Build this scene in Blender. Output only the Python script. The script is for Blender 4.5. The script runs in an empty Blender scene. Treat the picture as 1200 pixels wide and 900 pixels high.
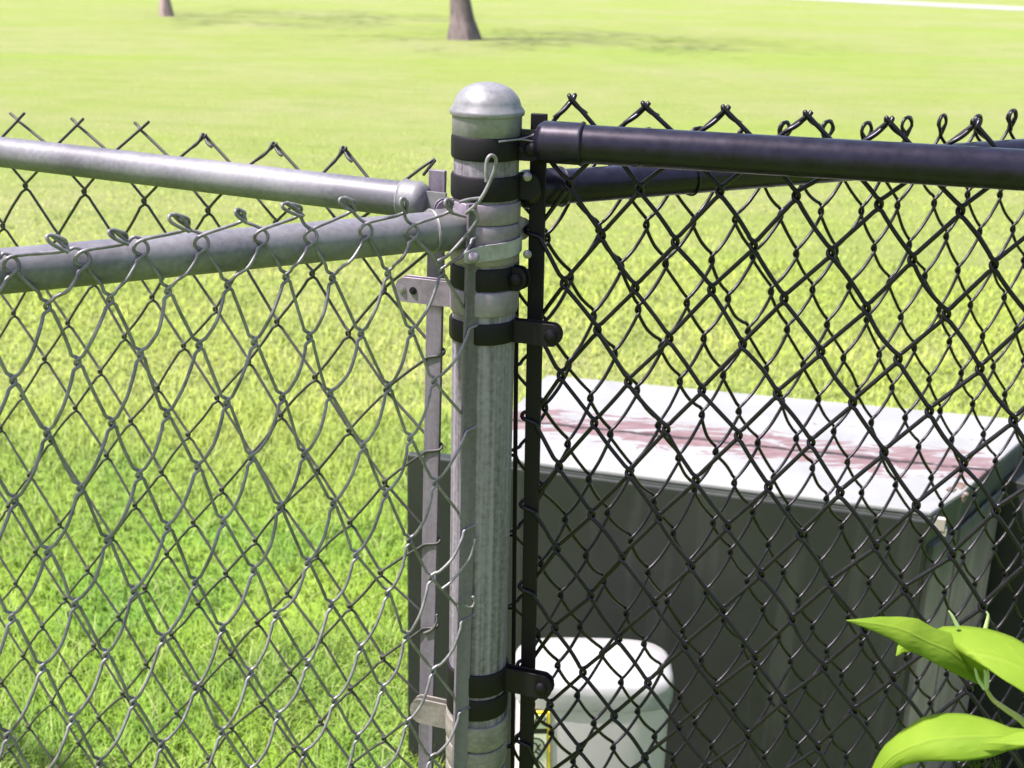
import bpy, bmesh, math, random, zlib
import numpy as np
from mathutils import Vector, Matrix
random.seed(7); rng = np.random.default_rng(11)
sc = bpy.context.scene; COL = sc.collection
R = math.radians

# ------------------------------------------------------------------ camera frame (for surveying the photograph)
FPX = 1500.0; TH = math.atan(510/FPX); RHO = math.atan(.025)
X0 = np.array([1, 0, 0.]); FW = np.array([0, math.cos(TH), -math.sin(TH)]); U0 = np.array([0, math.sin(TH), math.cos(TH)])
RT = math.cos(RHO)*X0+math.sin(RHO)*U0; UP = -math.sin(RHO)*X0+math.cos(RHO)*U0
CAM = np.array([0, 0, 1.4])
def ray(x, y): return FW+RT*(x-600)/FPX+UP*(450-y)/FPX
def at_y(x, y, Y): r = ray(x, y); return CAM+r*(Y/r[1])
def at_z(x, y, Z): r = ray(x, y); return CAM+r*((Z-CAM[2])/r[2])
def on_plane(x, y, P, n): r = ray(x, y); return CAM+r*(((P-CAM)@n)/(r@n))
PX, PY = -.0276, 1.1354            # axis of the terminal post
POST = np.array([PX, PY, 0.])
def zpost(y): return float(at_y(568-.017*(y-300), y, PY)[2])

# ------------------------------------------------------------------ scene graph helpers
def tag(o, label=None, cat=None, group=None, kind=None):
    if label: o['label'] = label
    if cat: o['category'] = cat
    if group: o['group'] = group
    if kind: o['kind'] = kind
    return o
def thing(name, label, cat, loc=(0, 0, 0), group=None):
    o = bpy.data.objects.new(name, None); COL.objects.link(o); o.location = loc
    o.empty_display_size = .1
    bpy.context.view_layer.update()
    return tag(o, label, cat, group)
class MB:
    """collects vertices and faces, in world coordinates"""
    def __init__(s): s.v = []; s.f = []; s.n = 0
    def add(s, v, f):
        v = np.asarray(v, float); s.v.append(v)
        s.f += [tuple(int(i)+s.n for i in q) for q in f]; s.n += len(v)
    def box(s, c, ax, ay, az):           # centre and three half-axis vectors
        c = np.asarray(c, float); A = [np.asarray(a, float) for a in (ax, ay, az)]
        v = [c+i*A[0]+j*A[1]+k*A[2] for i in (-1, 1) for j in (-1, 1) for k in (-1, 1)]
        s.add(v, [(0, 1, 3, 2), (4, 6, 7, 5), (0, 4, 5, 1), (2, 3, 7, 6), (0, 2, 6, 4), (1, 5, 7, 3)])
    def tube(s, pts, r, seg=8, cap=True):
        p = np.asarray(pts, float); n = len(p)
        if np.isscalar(r): r = np.full(n, r)
        t = np.gradient(p, axis=0); t /= np.linalg.norm(t, axis=1)[:, None]+1e-12
        a = np.cross(t[0], [0, 0, 1.]);
        if np.linalg.norm(a) < 1e-3: a = np.cross(t[0], [1., 0, 0])
        a /= np.linalg.norm(a); V = np.empty((n, seg, 3))
        ang = np.arange(seg)*2*math.pi/seg; ca = np.cos(ang)[:, None]; sa = np.sin(ang)[:, None]
        for i in range(n):
            a = a-t[i]*(a@t[i]); a /= np.linalg.norm(a); b = np.cross(t[i], a)
            V[i] = p[i]+r[i]*(ca*a+sa*b)
        f = []
        for i in range(n-1):
            for j in range(seg):
                k = (j+1) % seg; f.append((i*seg+j, i*seg+k, (i+1)*seg+k, (i+1)*seg+j))
        if cap: f.append(tuple(range(seg))[::-1]); f.append(tuple((n-1)*seg+j for j in range(seg)))
        s.add(V.reshape(-1, 3), f)
    def lathe(s, prof, base, axis=(0, 0, 1), seg=40):   # prof: (radius, height) pairs
        ax = np.asarray(axis, float); ax /= np.linalg.norm(ax)
        a = np.cross(ax, [0, 0, 1.] if abs(ax[2]) < .9 else [0, 1., 0]); a /= np.linalg.norm(a); b = np.cross(ax, a)
        V = []; ang = np.arange(seg)*2*math.pi/seg
        for r, h in prof:
            V.append(np.asarray(base)+ax*h+r*(np.cos(ang)[:, None]*a+np.sin(ang)[:, None]*b))
        f = []
        for i in range(len(prof)-1):
            for j in range(seg):
                k = (j+1) % seg; f.append((i*seg+j, i*seg+k, (i+1)*seg+k, (i+1)*seg+j))
        f.append(tuple(range(seg))[::-1]); f.append(tuple((len(prof)-1)*seg+j for j in range(seg)))
        s.add(np.concatenate(V), f)
    def build(s, name, mat, parent=None, smooth=True, bevel=0, sharp=40):
        me = bpy.data.meshes.new(name)
        me.from_pydata(np.concatenate(s.v).tolist(), [], s.f); me.update()
        o = bpy.data.objects.new(name, me); COL.objects.link(o)
        me.materials.append(mat)
        if parent is not None:
            o.parent = parent; bpy.context.view_layer.update()
            o.matrix_parent_inverse = parent.matrix_world.inverted()
        if smooth:
            me.polygons.foreach_set('use_smooth', [True]*len(me.polygons))
            me.set_sharp_from_angle(angle=R(sharp))
        if bevel:
            b = o.modifiers.new('bevel', 'BEVEL'); b.width = bevel; b.segments = 2; b.limit_method = 'ANGLE'; b.angle_limit = R(35)
        return o

def smooth_path(p, sub=4):
    """Catmull-Rom through the points"""
    p = np.asarray(p, float); q = np.vstack([2*p[0]-p[1], p, 2*p[-1]-p[-2]]); out = []
    for i in range(1, len(q)-2):
        a, b, c, d = q[i-1], q[i], q[i+1], q[i+2]
        for k in range(sub):
            t = k/sub; out.append(.5*((2*b)+(-a+c)*t+(2*a-5*b+4*c-d)*t*t+(-a+3*b-3*c+d)*t**3))
    out.append(q[-2]); return np.array(out)

# ------------------------------------------------------------------ materials
def mat(name, col=(.5, .5, .5), rough=.5, metal=0., spec=.5):
    m = bpy.data.materials.new(name); m.use_nodes = True
    b = m.node_tree.nodes['Principled BSDF']
    b.inputs['Base Color'].default_value = (*col, 1); b.inputs['Roughness'].default_value = rough
    b.inputs['Metallic'].default_value = metal; b.inputs['Specular IOR Level'].default_value = spec
    return m, m.node_tree, b
def N(nt, t, **kw):
    n = nt.nodes.new(t)
    for k, v in kw.items():
        if k in n.inputs: n.inputs[k].default_value = v
        else: setattr(n, k, v)
    return n
def ramp(nt, fac, stops):
    r = nt.nodes.new('ShaderNodeValToRGB'); e = r.color_ramp.elements
    while len(e) < len(stops): e.new(.5)
    for q, (p, c) in zip(e, stops): q.position = p; q.color = (*c, 1)
    nt.links.new(fac, r.inputs['Fac']); return r
def coords(nt, scale=(1, 1, 1), kind='Object'):
    tc = N(nt, 'ShaderNodeTexCoord'); mp = N(nt, 'ShaderNodeMapping'); mp.inputs['Scale'].default_value = scale
    nt.links.new(tc.outputs[kind], mp.inputs['Vector']); return mp.outputs['Vector']
def noise(nt, vec, scale, detail=4, rough=.55, dist=0.):
    n = N(nt, 'ShaderNodeTexNoise'); n.inputs['Scale'].default_value = scale; n.inputs['Detail'].default_value = detail
    n.inputs['Roughness'].default_value = rough; n.inputs['Distortion'].default_value = dist
    nt.links.new(vec, n.inputs['Vector']); return n.outputs['Fac']
def bump(nt, b, h, strength=.3, dist=.001):
    n = N(nt, 'ShaderNodeBump'); n.inputs['Strength'].default_value = strength; n.inputs['Distance'].default_value = dist
    nt.links.new(h, n.inputs['Height']); nt.links.new(n.outputs['Normal'], b.inputs['Normal'])
def mixc(nt, fac, a, b_):
    m = N(nt, 'ShaderNodeMix', data_type='RGBA')
    nt.links.new(fac, m.inputs[0])
    for s, v in ((6, a), (7, b_)):
        if isinstance(v, tuple): m.inputs[s].default_value = (*v, 1)
        else: nt.links.new(v, m.inputs[s])
    return m.outputs[2]

def galvanised(name, lo, hi, metal=.75, rough=.42, stretch=(60, 60, 4), grain=1.):
    m, nt, b = mat(name, hi, rough, metal)
    f1 = noise(nt, coords(nt, stretch), 1.0, 5, .6); f2 = noise(nt, coords(nt), 220*grain, 3, .6)
    mx = N(nt, 'ShaderNodeMath', operation='MULTIPLY_ADD'); nt.links.new(f1, mx.inputs[0]); mx.inputs[1].default_value = .7
    m2 = N(nt, 'ShaderNodeMath', operation='MULTIPLY'); nt.links.new(f2, m2.inputs[0]); m2.inputs[1].default_value = .3
    nt.links.new(m2.outputs[0], mx.inputs[2])
    r = ramp(nt, mx.outputs[0], [(.36, lo), (.60, hi)]); nt.links.new(r.outputs[0], b.inputs['Base Color'])
    rr = N(nt, 'ShaderNodeMapRange'); nt.links.new(f1, rr.inputs[0]); rr.inputs[3].default_value = rough-.08; rr.inputs[4].default_value = rough+.15
    nt.links.new(rr.outputs[0], b.inputs['Roughness']); bump(nt, b, f2, .15, .0004)
    return m
M = {}
M['rail'] = galvanised('galvanised_rail', (.080, .073, .093), (.165, .155, .180), .25, .5, (8, 8, 8))
M['post'] = galvanised('weathered_zinc', (.052, .043, .055), (.225, .190, .245), .15, .6, (170, 170, 2.6))
M['band'] = galvanised('zinc_band', (.140, .108, .148), (.235, .190, .250), .3, .5, (30, 30, 30))
M['oldband'] = galvanised('dull_old_zinc', (.10, .085, .08), (.21, .183, .172), .2, .65, (40, 40, 90))
M['cap'] = galvanised('cast_aluminium', (.125, .115, .135), (.205, .195, .210), .3, .45, (50, 50, 50))
M['strap'] = galvanised('bright_strap', (.19, .175, .198), (.30, .28, .315), .25, .5, (40, 40, 40))
M['bar'] = galvanised('zinc_bar', (.075, .061, .083), (.150, .125, .165), .2, .55, (60, 60, 3))
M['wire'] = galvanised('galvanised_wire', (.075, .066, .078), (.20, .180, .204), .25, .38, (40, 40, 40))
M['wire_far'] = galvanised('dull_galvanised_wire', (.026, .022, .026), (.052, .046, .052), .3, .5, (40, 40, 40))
def vinyl(name, col, rough):
    m, nt, b = mat(name, col, rough, 0, .30)
    b.inputs['Specular Tint'].default_value = (.92, .80, 1, 1)
    f = noise(nt, coords(nt), 90, 4, .6); rr = N(nt, 'ShaderNodeMapRange'); nt.links.new(f, rr.inputs[0])
    rr.inputs[3].default_value = rough-.08; rr.inputs[4].default_value = rough+.14; nt.links.new(rr.outputs[0], b.inputs['Roughness'])
    r = ramp(nt, f, [(.35, tuple(c*.8 for c in col)), (.75, tuple(c*1.7 for c in col))]); nt.links.new(r.outputs[0], b.inputs['Base Color'])
    bump(nt, b, noise(nt, coords(nt), 500, 2), .08, .0003)
    return m
M['vinyl'] = vinyl('black_vinyl', (.004, .0036, .0045), .30)
M['blackrail'] = vinyl('black_powder_coat', (.007, .006, .012), .27)
M['blackbar'] = vinyl('matt_black_coat', (.002, .0018, .002), .6)
M['bolt'] = mat('bright_zinc_bolt', (.22, .2, .22), .4, .6)[0]
M['label_yellow'] = mat('yellow_vinyl_label', (.78, .55, .04), .4)[0]
M['label_white'] = mat('white_vinyl_label', (.72, .70, .55), .4)[0]
M['ink'] = mat('black_ink', (.012, .012, .012), .5)[0]

# faded cabinet top: chalked grey-green paint worn down to pinkish primer, with a dark crack
def cabinet_top():
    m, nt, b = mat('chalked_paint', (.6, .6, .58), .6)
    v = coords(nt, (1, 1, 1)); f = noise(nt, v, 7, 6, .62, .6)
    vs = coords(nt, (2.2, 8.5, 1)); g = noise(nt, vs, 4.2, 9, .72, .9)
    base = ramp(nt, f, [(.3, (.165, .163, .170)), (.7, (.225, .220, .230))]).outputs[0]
    # broad worn band running along the lid, broken up by noise
    tc = N(nt, 'ShaderNodeTexCoord'); sx = N(nt, 'ShaderNodeSeparateXYZ'); nt.links.new(tc.outputs['Object'], sx.inputs[0])
    A_, B_ = at_z(655, 498, .62), at_z(1130, 548, .62)
    k = (B_[1]-A_[1])/(B_[0]-A_[0]); c = A_[1]-k*A_[0]
    def off(w, sc_, shift=0.):          # |Y - kX - c + wobble|
        mu = N(nt, 'ShaderNodeMath', operation='MULTIPLY_ADD'); nt.links.new(sx.outputs[0], mu.inputs[0]); mu.inputs[1].default_value = -k; nt.links.new(sx.outputs[1], mu.inputs[2])
        wv = noise(nt, v, sc_, 5, .6); w2 = N(nt, 'ShaderNodeMath', operation='MULTIPLY_ADD'); nt.links.new(wv, w2.inputs[0]); w2.inputs[1].default_value = w; nt.links.new(mu.outputs[0], w2.inputs[2])
        s2 = N(nt, 'ShaderNodeMath', operation='SUBTRACT'); nt.links.new(w2.outputs[0], s2.inputs[0]); s2.inputs[1].default_value = c+w*.5+shift
        ab = N(nt, 'ShaderNodeMath', operation='ABSOLUTE'); nt.links.new(s2.outputs[0], ab.inputs[0]); return ab.outputs[0]
    d = off(.10, 5)
    bandm = N(nt, 'ShaderNodeMapRange'); nt.links.new(d, bandm.inputs[0]); bandm.inputs[1].default_value = .015; bandm.inputs[2].default_value = .11; bandm.inputs[3].default_value = .075; bandm.inputs[4].default_value = -.15
    ad = N(nt, 'ShaderNodeMath', operation='ADD'); nt.links.new(g, ad.inputs[0]); nt.links.new(bandm.outputs[0], ad.inputs[1])
    msk = ramp(nt, ad.outputs[0], [(.49, (0, 0, 0)), (.515, (1, 1, 1))]).outputs[0]
    pink = ramp(nt, noise(nt, vs, 9, 5, .7), [(.3, (.095, .042, .048)), (.7, (.165, .112, .120))]).outputs[0]
    c1 = mixc(nt, msk, base, pink)
    cr = off(.035, 16); ck = ramp(nt, cr, [(.0036, (1, 1, 1)), (.0068, (0, 0, 0))]).outputs[0]
    br = ramp(nt, noise(nt, v, 14, 3), [(.22, (0, 0, 0)), (.34, (1, 1, 1))]).outputs[0]
    mm = N(nt, 'ShaderNodeMath', operation='MULTIPLY'); nt.links.new(ck, mm.inputs[0]); nt.links.new(br, mm.inputs[1])
    c2 = mixc(nt, mm.outputs[0], c1, (.018, .008, .008)); nt.links.new(c2, b.inputs['Base Color'])
    bump(nt, b, ad.outputs[0], .3, .002); return m
M['cab_top'] = cabinet_top()
def green_paint(name, lo, hi, stain, vertical=True):
    m, nt, b = mat(name, hi, .5)
    f = noise(nt, coords(nt, (25, 25, 1.6)), 1, 6, .65); g = noise(nt, coords(nt), 5, 5, .6)
    c = ramp(nt, g, [(.3, lo), (.7, hi)]).outputs[0]
    s = ramp(nt, f, [(.54, (0, 0, 0)), (.74, (.6, .6, .6))]).outputs[0]
    nt.links.new(mixc(nt, s, c, stain), b.inputs['Base Color']); bump(nt, b, f, .2, .001); return m
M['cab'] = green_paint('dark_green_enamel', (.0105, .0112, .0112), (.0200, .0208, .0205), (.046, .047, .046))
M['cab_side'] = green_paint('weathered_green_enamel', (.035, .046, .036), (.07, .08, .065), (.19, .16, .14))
M['bare'] = green_paint('bleached_primer', (.28, .235, .21), (.38, .32, .29), (.46, .39, .36))
m, nt, b = mat('paint_worn_to_primer', (.2, .18, .15), .65); M['worn'] = m
tc = N(nt, 'ShaderNodeTexCoord'); sx = N(nt, 'ShaderNodeSeparateXYZ'); nt.links.new(tc.outputs['Object'], sx.inputs[0])
f = noise(nt, coords(nt, (9, 9, 3)), 1.2, 6, .7); a_ = N(nt, 'ShaderNodeMath', operation='MULTIPLY_ADD'); nt.links.new(f, a_.inputs[0]); a_.inputs[1].default_value = .16; nt.links.new(sx.outputs[2], a_.inputs[2])
up_ = ramp(nt, noise(nt, coords(nt), 9, 5), [(.3, (.055, .062, .052)), (.7, (.085, .09, .075))]).outputs[0]; lo_ = ramp(nt, noise(nt, coords(nt, (20, 20, 4)), 2, 5), [(.3, (.25, .20, .19)), (.7, (.36, .295, .275))]).outputs[0]
nt.links.new(mixc(nt, ramp(nt, a_.outputs[0], [(.50, (0, 0, 0)), (.64, (1, 1, 1))]).outputs[0], lo_, up_), b.inputs['Base Color'])
M['rust'] = green_paint('flaking_rust', (.05, .028, .02), (.14, .08, .06), (.4, .36, .34))
m, nt, b = mat('grey_plastic', (.36, .32, .35), .45); M['tub'] = m
f = noise(nt, coords(nt, (14, 14, 2)), 1, 5); nt.links.new(ramp(nt, f, [(.3, (.48, .42, .45)), (.7, (.58, .51, .55))]).outputs[0], b.inputs['Base Color'])
m, nt, b = mat('white_plastic', (.72, .73, .73), .35); M['tublid'] = m
f = noise(nt, coords(nt), 30, 5); nt.links.new(ramp(nt, f, [(.3, (.25, .24, .25)), (.7, (.31, .30, .31))]).outputs[0], b.inputs['Base Color'])

def leafy(name, lo, hi, trans=.45, vein=False):
    m, nt, b = mat(name, hi, .65, 0, .15)
    f = noise(nt, coords(nt), 18, 4); c = ramp(nt, f, [(.3, lo), (.7, hi)]).outputs[0]
    if vein:
        at = N(nt, 'ShaderNodeAttribute', attribute_name='vein'); vv = N(nt, 'ShaderNodeMath', operation='MULTIPLY'); nt.links.new(at.outputs['Fac'], vv.inputs[0]); vv.inputs[1].default_value = .45; c = mixc(nt, vv.outputs[0], c, (.27, .37, .05))
        bump(nt, b, at.outputs['Fac'], .5, .0015)
    nt.links.new(c, b.inputs['Base Color'])
    tr = N(nt, 'ShaderNodeBsdfTranslucent'); nt.links.new(c, tr.inputs['Color'])
    mx = N(nt, 'ShaderNodeMixShader'); mx.inputs[0].default_value = trans
    nt.links.new(b.outputs[0], mx.inputs[1]); nt.links.new(tr.outputs[0], mx.inputs[2]); nt.links.new(mx.outputs[0], nt.nodes['Material Output'].inputs['Surface'])
    return m
M['leaf'] = leafy('young_leaf', (.165, .265, .022), (.235, .335, .036), .5, True)
M['stem'] = leafy('leaf_stalk', (.30, .38, .08), (.42, .42, .16), .2)
M['bud'] = leafy('pale_bud', (.45, .55, .25), (.6, .68, .4), .4)
M['crown'] = leafy('tree_leaf', (.04, .075, .015), (.08, .12, .03), .35)
m, nt, b = mat('bark', (.2, .16, .14), .9); M['bark'] = m
f = noise(nt, coords(nt, (9, 9, 2)), 1.5, 6, .7, .5); nt.links.new(ramp(nt, f, [(.3, (.075, .055, .055)), (.7, (.19, .145, .145))]).outputs[0], b.inputs['Base Color']); bump(nt, b, f, .8, .03)
m, nt, b = mat('pale_bark', (.4, .3, .27), .9); M['palebark'] = m
f = noise(nt, coords(nt, (9, 9, 2)), 1.5, 6, .7, .5); nt.links.new(ramp(nt, f, [(.3, (.20, .14, .135)), (.7, (.34, .25, .24))]).outputs[0], b.inputs['Base Color']); bump(nt, b, f, .8, .03)
m, nt, b = mat('concrete', (.5, .48, .45), .9); M['path'] = m
f = noise(nt, coords(nt), 3, 6); nt.links.new(ramp(nt, f, [(.3, (.20, .195, .185)), (.7, (.25, .24, .23))]).outputs[0], b.inputs['Base Color'])

# lawn colour shared by the soil sheet and the blades: patches of lusher, yellower and dry turf
def lawn_col(nt, blades):
    tc = N(nt, 'ShaderNodeNewGeometry').outputs['Position']
    mp = N(nt, 'ShaderNodeMapping'); nt.links.new(tc, mp.inputs['Vector']); mp.inputs['Scale'].default_value = (1, 1, 0)
    v = mp.outputs['Vector']
    big = noise(nt, v, .35, 3, .5, .3); mid = noise(nt, v, 1.6, 4, .6, .4); fine = noise(nt, v, 14, 4, .6)
    lush = ramp(nt, mid, [(.36, (.092, .210, .030)), (.56, (.195, .305, .030))]).outputs[0]
    dry = ramp(nt, big, [(.35, (.36, .43, .062)), (.66, (.42, .445, .115))] if blades else [(.35, (.172, .198, .058)), (.66, (.195, .200, .090))]).outputs[0]
    sx = N(nt, 'ShaderNodeSeparateXYZ'); nt.links.new(tc, sx.inputs[0])
    wob = N(nt, 'ShaderNodeMath', operation='MULTIPLY_ADD'); nt.links.new(mid, wob.inputs[0]); wob.inputs[1].default_value = 2.2; nt.links.new(sx.outputs[1], wob.inputs[2])
    far = N(nt, 'ShaderNodeMapRange', interpolation_type='SMOOTHSTEP'); nt.links.new(wob.outputs[0], far.inputs[0]); far.inputs[1].default_value = 3.4; far.inputs[2].default_value = 5.4
    c = mixc(nt, far.outputs[0], lush, dry)
    st = noise(nt, v, 3.2, 6, .72, .5)
    c = mixc(nt, ramp(nt, st, [(.34, (.40, .40, .40)), (.5, (0, 0, 0))]).outputs[0], c, (.13, .20, .03))
    c = mixc(nt, ramp(nt, st, [(.56, (0, 0, 0)), (.72, (.35, .35, .35))]).outputs[0], c, (.30, .28, .16))
    mp2 = N(nt, 'ShaderNodeMapping'); nt.links.new(tc, mp2.inputs['Vector']); mp2.inputs['Scale'].default_value = (.09, .42, 0)
    bd = noise(nt, mp2.outputs['Vector'], 1.0, 4, .6, .8)
    c = mixc(nt, ramp(nt, bd, [(.50, (0, 0, 0)), (.66, (.55, .55, .55))]).outputs[0], c, (.145, .215, .025) if not blades else (.22, .33, .035))
    mp3 = N(nt, 'ShaderNodeMapping'); nt.links.new(tc, mp3.inputs['Vector']); mp3.inputs['Scale'].default_value = (.7, 1.9, 0)
    gr = noise(nt, mp3.outputs['Vector'], 1.3, 9, .74, .3)
    c = mixc(nt, ramp(nt, gr, [(.38, (.45, .45, .45)), (.52, (0, 0, 0))]).outputs[0], c, (.12, .165, .035) if not blades else (.20, .27, .05))
    if blades:
        at = N(nt, 'ShaderNodeAttribute', attribute_name='tone')
        c = mixc(nt, ramp(nt, at.outputs['Fac'], [(0, (0, 0, 0)), (.4, (.3, .3, .3)), (.7, (0, 0, 0))]).outputs[0], c, (.06, .15, .018))
        c = mixc(nt, ramp(nt, at.outputs['Fac'], [(.90, (0, 0, 0)), (.96, (.6, .6, .6))]).outputs[0], c, (.42, .42, .20))
    else:
        c = mixc(nt, ramp(nt, fine, [(.35, (.25, .25, .25)), (.6, (0, 0, 0))]).outputs[0], c, (.11, .135, .03))
    return c
m, nt, b = mat('lawn_soil', (.2, .2, .1), .95, 0, .1); nt.links.new(lawn_col(nt, False), b.inputs['Base Color']); M['lawn'] = m
bump(nt, b, noise(nt, coords(nt), 22, 6, .7), 1.0, .03)
m, nt, b = mat('grass_blade', (.2, .3, .05), .6, 0, .3); c = lawn_col(nt, True); nt.links.new(c, b.inputs['Base Color']); M['grass'] = m
tr = N(nt, 'ShaderNodeBsdfTranslucent'); nt.links.new(c, tr.inputs['Color']); mx = N(nt, 'ShaderNodeMixShader'); mx.inputs[0].default_value = .45
nt.links.new(b.outputs[0], mx.inputs[1]); nt.links.new(tr.outputs[0], mx.inputs[2]); nt.links.new(mx.outputs[0], nt.nodes['Material Output'].inputs['Surface'])
# lean the blades' shading normal towards the sky, brightening and smoothing the turf
ge = N(nt, 'ShaderNodeNewGeometry'); vm = N(nt, 'ShaderNodeVectorMath', operation='ADD'); nt.links.new(ge.outputs['Normal'], vm.inputs[0]); vm.inputs[1].default_value = (0, 0, 2.2)
vn = N(nt, 'ShaderNodeVectorMath', operation='NORMALIZE'); nt.links.new(vm.outputs[0], vn.inputs[0]); nt.links.new(vn.outputs[0], b.inputs['Normal'])
mx.inputs[0].default_value = .3

# ------------------------------------------------------------------ setting
mb = MB(); mb.add([(-300, -60, 0), (300, -60, 0), (300, 500, 0), (-300, 500, 0)], [(0, 1, 2, 3)])
tag(mb.build('ground', M['lawn'], smooth=False), kind='structure')
mb = MB(); a_, b_ = at_z(938, 0, 0), at_z(1200, 13, 0); dr = (b_-a_)/np.linalg.norm(b_-a_); nn = np.array([-dr[1], dr[0], 0])
if nn[1] < 0: nn = -nn
p0 = a_-dr*60; p1 = b_+dr*60; up = np.array([0, 0, .02])
mb.add([p0+up, p1+up, p1+nn*3.2+up, p0+nn*3.2+up, p0, p1, p1+nn*3.2, p0+nn*3.2], [(0, 1, 2, 3), (4, 5, 1, 0), (6, 7, 3, 2)])
tag(mb.build('path', M['path'], smooth=False), kind='structure')

def grass():
    V = []; Fc = []; T = []; n0 = 0
    bands = [(1.2, 2.4, 22000, .0023, .056, 3), (2.4, 3.8, 13500, .0026, .048, 2), (3.8, 6.0, 6000, .0036, .032, 2), (6.0, 10.5, 2300, .0055, .018, 1)]
    for y0, y1, dens, w, h, seg in bands:
        x0 = -(.40*y1+.55); x1 = .44*y1+.55; n = int((x1-x0)*(y1-y0)*dens)
        x = rng.uniform(x0, x1, n); y = rng.uniform(y0, y1, n); k = (x > -.40*y-.55) & (x < .44*y+.55) & (rng.uniform(0, 1, n) < np.clip((10.5-y)/5.5, 0, 1)**1.3)
        x = x[k]; y = y[k]; n = len(x)
        # clumps: blades pulled towards tuft centres
        cx = np.round(x/.05)*.05+.02*np.sin(y*71); cy = np.round(y/.05)*.05+.02*np.sin(x*57); q = rng.uniform(0, .55, n); x = x+(cx-x)*q; y = y+(cy-y)*q
        hh = h*rng.uniform(.45, 1.25, n)*(1+.30*np.sin(x*3.1+1)*np.sin(y*2.7)+.15*np.sin(x*9)*np.sin(y*11+2)); az = rng.uniform(0, 2*np.pi, n); la = rng.uniform(.1, 1.15, n)
        tone = rng.uniform(0, 1, n); hh = hh*np.where((tone > .9) & (rng.uniform(0, 1, n) < .35), 1.45, 1)
        ww = w*rng.uniform(.6, 1.3, n); fa = az+rng.normal(1.57, .5, n)
        dx, dy = np.cos(az), np.sin(az); sx, sy = np.cos(fa)*ww/2, np.sin(fa)*ww/2
        rows = []
        for i in range(seg+1):
            t = i/(seg+1); bend = la*t*t*hh*1.0; z = hh*t*(1-.35*la*t); wd = 1-.35*t
            px, py = x+dx*bend, y+dy*bend
            rows += [np.stack([px-sx*wd, py-sy*wd, z], 1), np.stack([px+sx*wd, py+sy*wd, z], 1)]
        rows.append(np.stack([x+dx*la*hh, y+dy*la*hh, hh*(1-.35*la)], 1))
        m_ = len(rows); P = np.stack(rows, 1).reshape(-1, 3); base = n0+np.arange(n)*m_
        V.append(P); n0 += n*m_; T.append(np.repeat(tone, m_))
        fl = []
        for i in range(seg): fl.append(np.stack([base+2*i, base+2*i+1, base+2*i+3, base+2*i+2], 1))
        tri = np.stack([base+2*seg, base+2*seg+1, base+2*seg+2], 1)
        Fc.append((fl, tri))
    V = np.concatenate(V); T = np.concatenate(T)
    quads = np.concatenate([q for fl, _ in Fc for q in fl]); tris = np.concatenate([t for _, t in Fc])
    me = bpy.data.meshes.new('grass'); me.vertices.add(len(V)); me.vertices.foreach_set('co', V.ravel())
    loops = np.concatenate([quads.ravel(), tris.ravel()]); me.loops.add(len(loops)); me.loops.foreach_set('vertex_index', loops.astype(np.int32))
    ls = np.concatenate([np.arange(len(quads))*4, len(quads)*4+np.arange(len(tris))*3]).astype(np.int32)
    me.polygons.add(len(ls)); me.polygons.foreach_set('loop_start', ls)
    me.update(calc_edges=True); me.validate()
    a = me.attributes.new('tone', 'FLOAT', 'POINT'); a.data.foreach_set('value', T.astype(np.float32))
    me.materials.append(M['grass']); o = bpy.data.objects.new('grass', me); COL.objects.link(o)
    tag(o, 'bright green lawn grass growing behind and under the fences', 'grass', kind='stuff')
grass()

def tree(px, py, wpx, mt, label, lean, h, seed):
    r_ = random.Random(seed); base = at_z(px, py, 0); z = (base-CAM)@FW; r0 = wpx/2*z/FPX
    root = thing('shade_tree', label, 'tree', tuple(base), 'trees standing out on the far lawn')
    t = MB(); pts = []; rad = []
    for i in range(15):
        k = i/14; hh = -.1+k*(h*.75)
        pts.append(base+np.array([lean*hh+.08*math.sin(k*5+seed), .1*math.sin(k*4), hh])); fl = 1+.75*math.exp(-max(hh, 0)/.22)
        rad.append(r0*fl*(1-.75*k))
    pts = smooth_path(pts, 3); rad = np.interp(np.linspace(0, 1, len(pts)), np.linspace(0, 1, 15), rad)
    t.tube(pts, rad, 20)
    v = t.v[-1]; ang = np.arctan2(v[:, 1]-base[1], v[:, 0]-base[0]); low = np.clip(1-(v[:, 2])/.5, 0, 1)
    v[:, 0] += low*.18*r0*np.cos(ang)*np.sin(5*ang+seed); v[:, 1] += low*.18*r0*np.sin(ang)*np.sin(5*ang+seed)
    ends = []
    for i in range(11):
        k = .42+.5*i/10; p = pts[int(k*(len(pts)-1))]; a = i*2.4+seed; L = h*(.42-.2*(k-.42))*r_.uniform(.8, 1.15)
        q = [p+np.array([math.cos(a)*L*s, math.sin(a)*L*s, L*.55*s**.8]) for s in (0, .25, .5, .75, 1)]
        t.tube(smooth_path(q, 2), np.linspace(r0*.10*(1.2-k), .008, 9), 8); ends += q[2:]
    t.build('trunk', mt, root)
    c = MB(); ends.append(pts[-1]); nl = 2200; V = []; Fq = []
    cl = []
    for e in ends:
        for _ in range(5): cl.append((e+np.array([r_.gauss(0, .55), r_.gauss(0, .55), r_.gauss(.15, .4)]), r_.uniform(.3, .7)))
    for i in range(nl):
        ce, rr = r_.choice(cl); p = ce+np.array([r_.gauss(0, rr*.5) for _ in range(3)]); s = r_.uniform(.04, .075)
        a = np.array([r_.gauss(0, 1) for _ in range(3)]); a /= np.linalg.norm(a); b2 = np.cross(a, [r_.gauss(0, 1) for _ in range(3)]); b2 /= np.linalg.norm(b2)
        n = len(V); V += [p-a*s*1.4, p+b2*s*.6, p+a*s*1.4, p-b2*s*.6]; Fq.append((n, n+1, n+2, n+3))
    c.add(V, Fq); c.build('crown', M['crown'], root, smooth=False)
tree(538, 46, 25, M['bark'], 'nearer tree with dark grey brown trunk flaring at its foot on the lawn', -.12, 7.5, 1)
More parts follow.
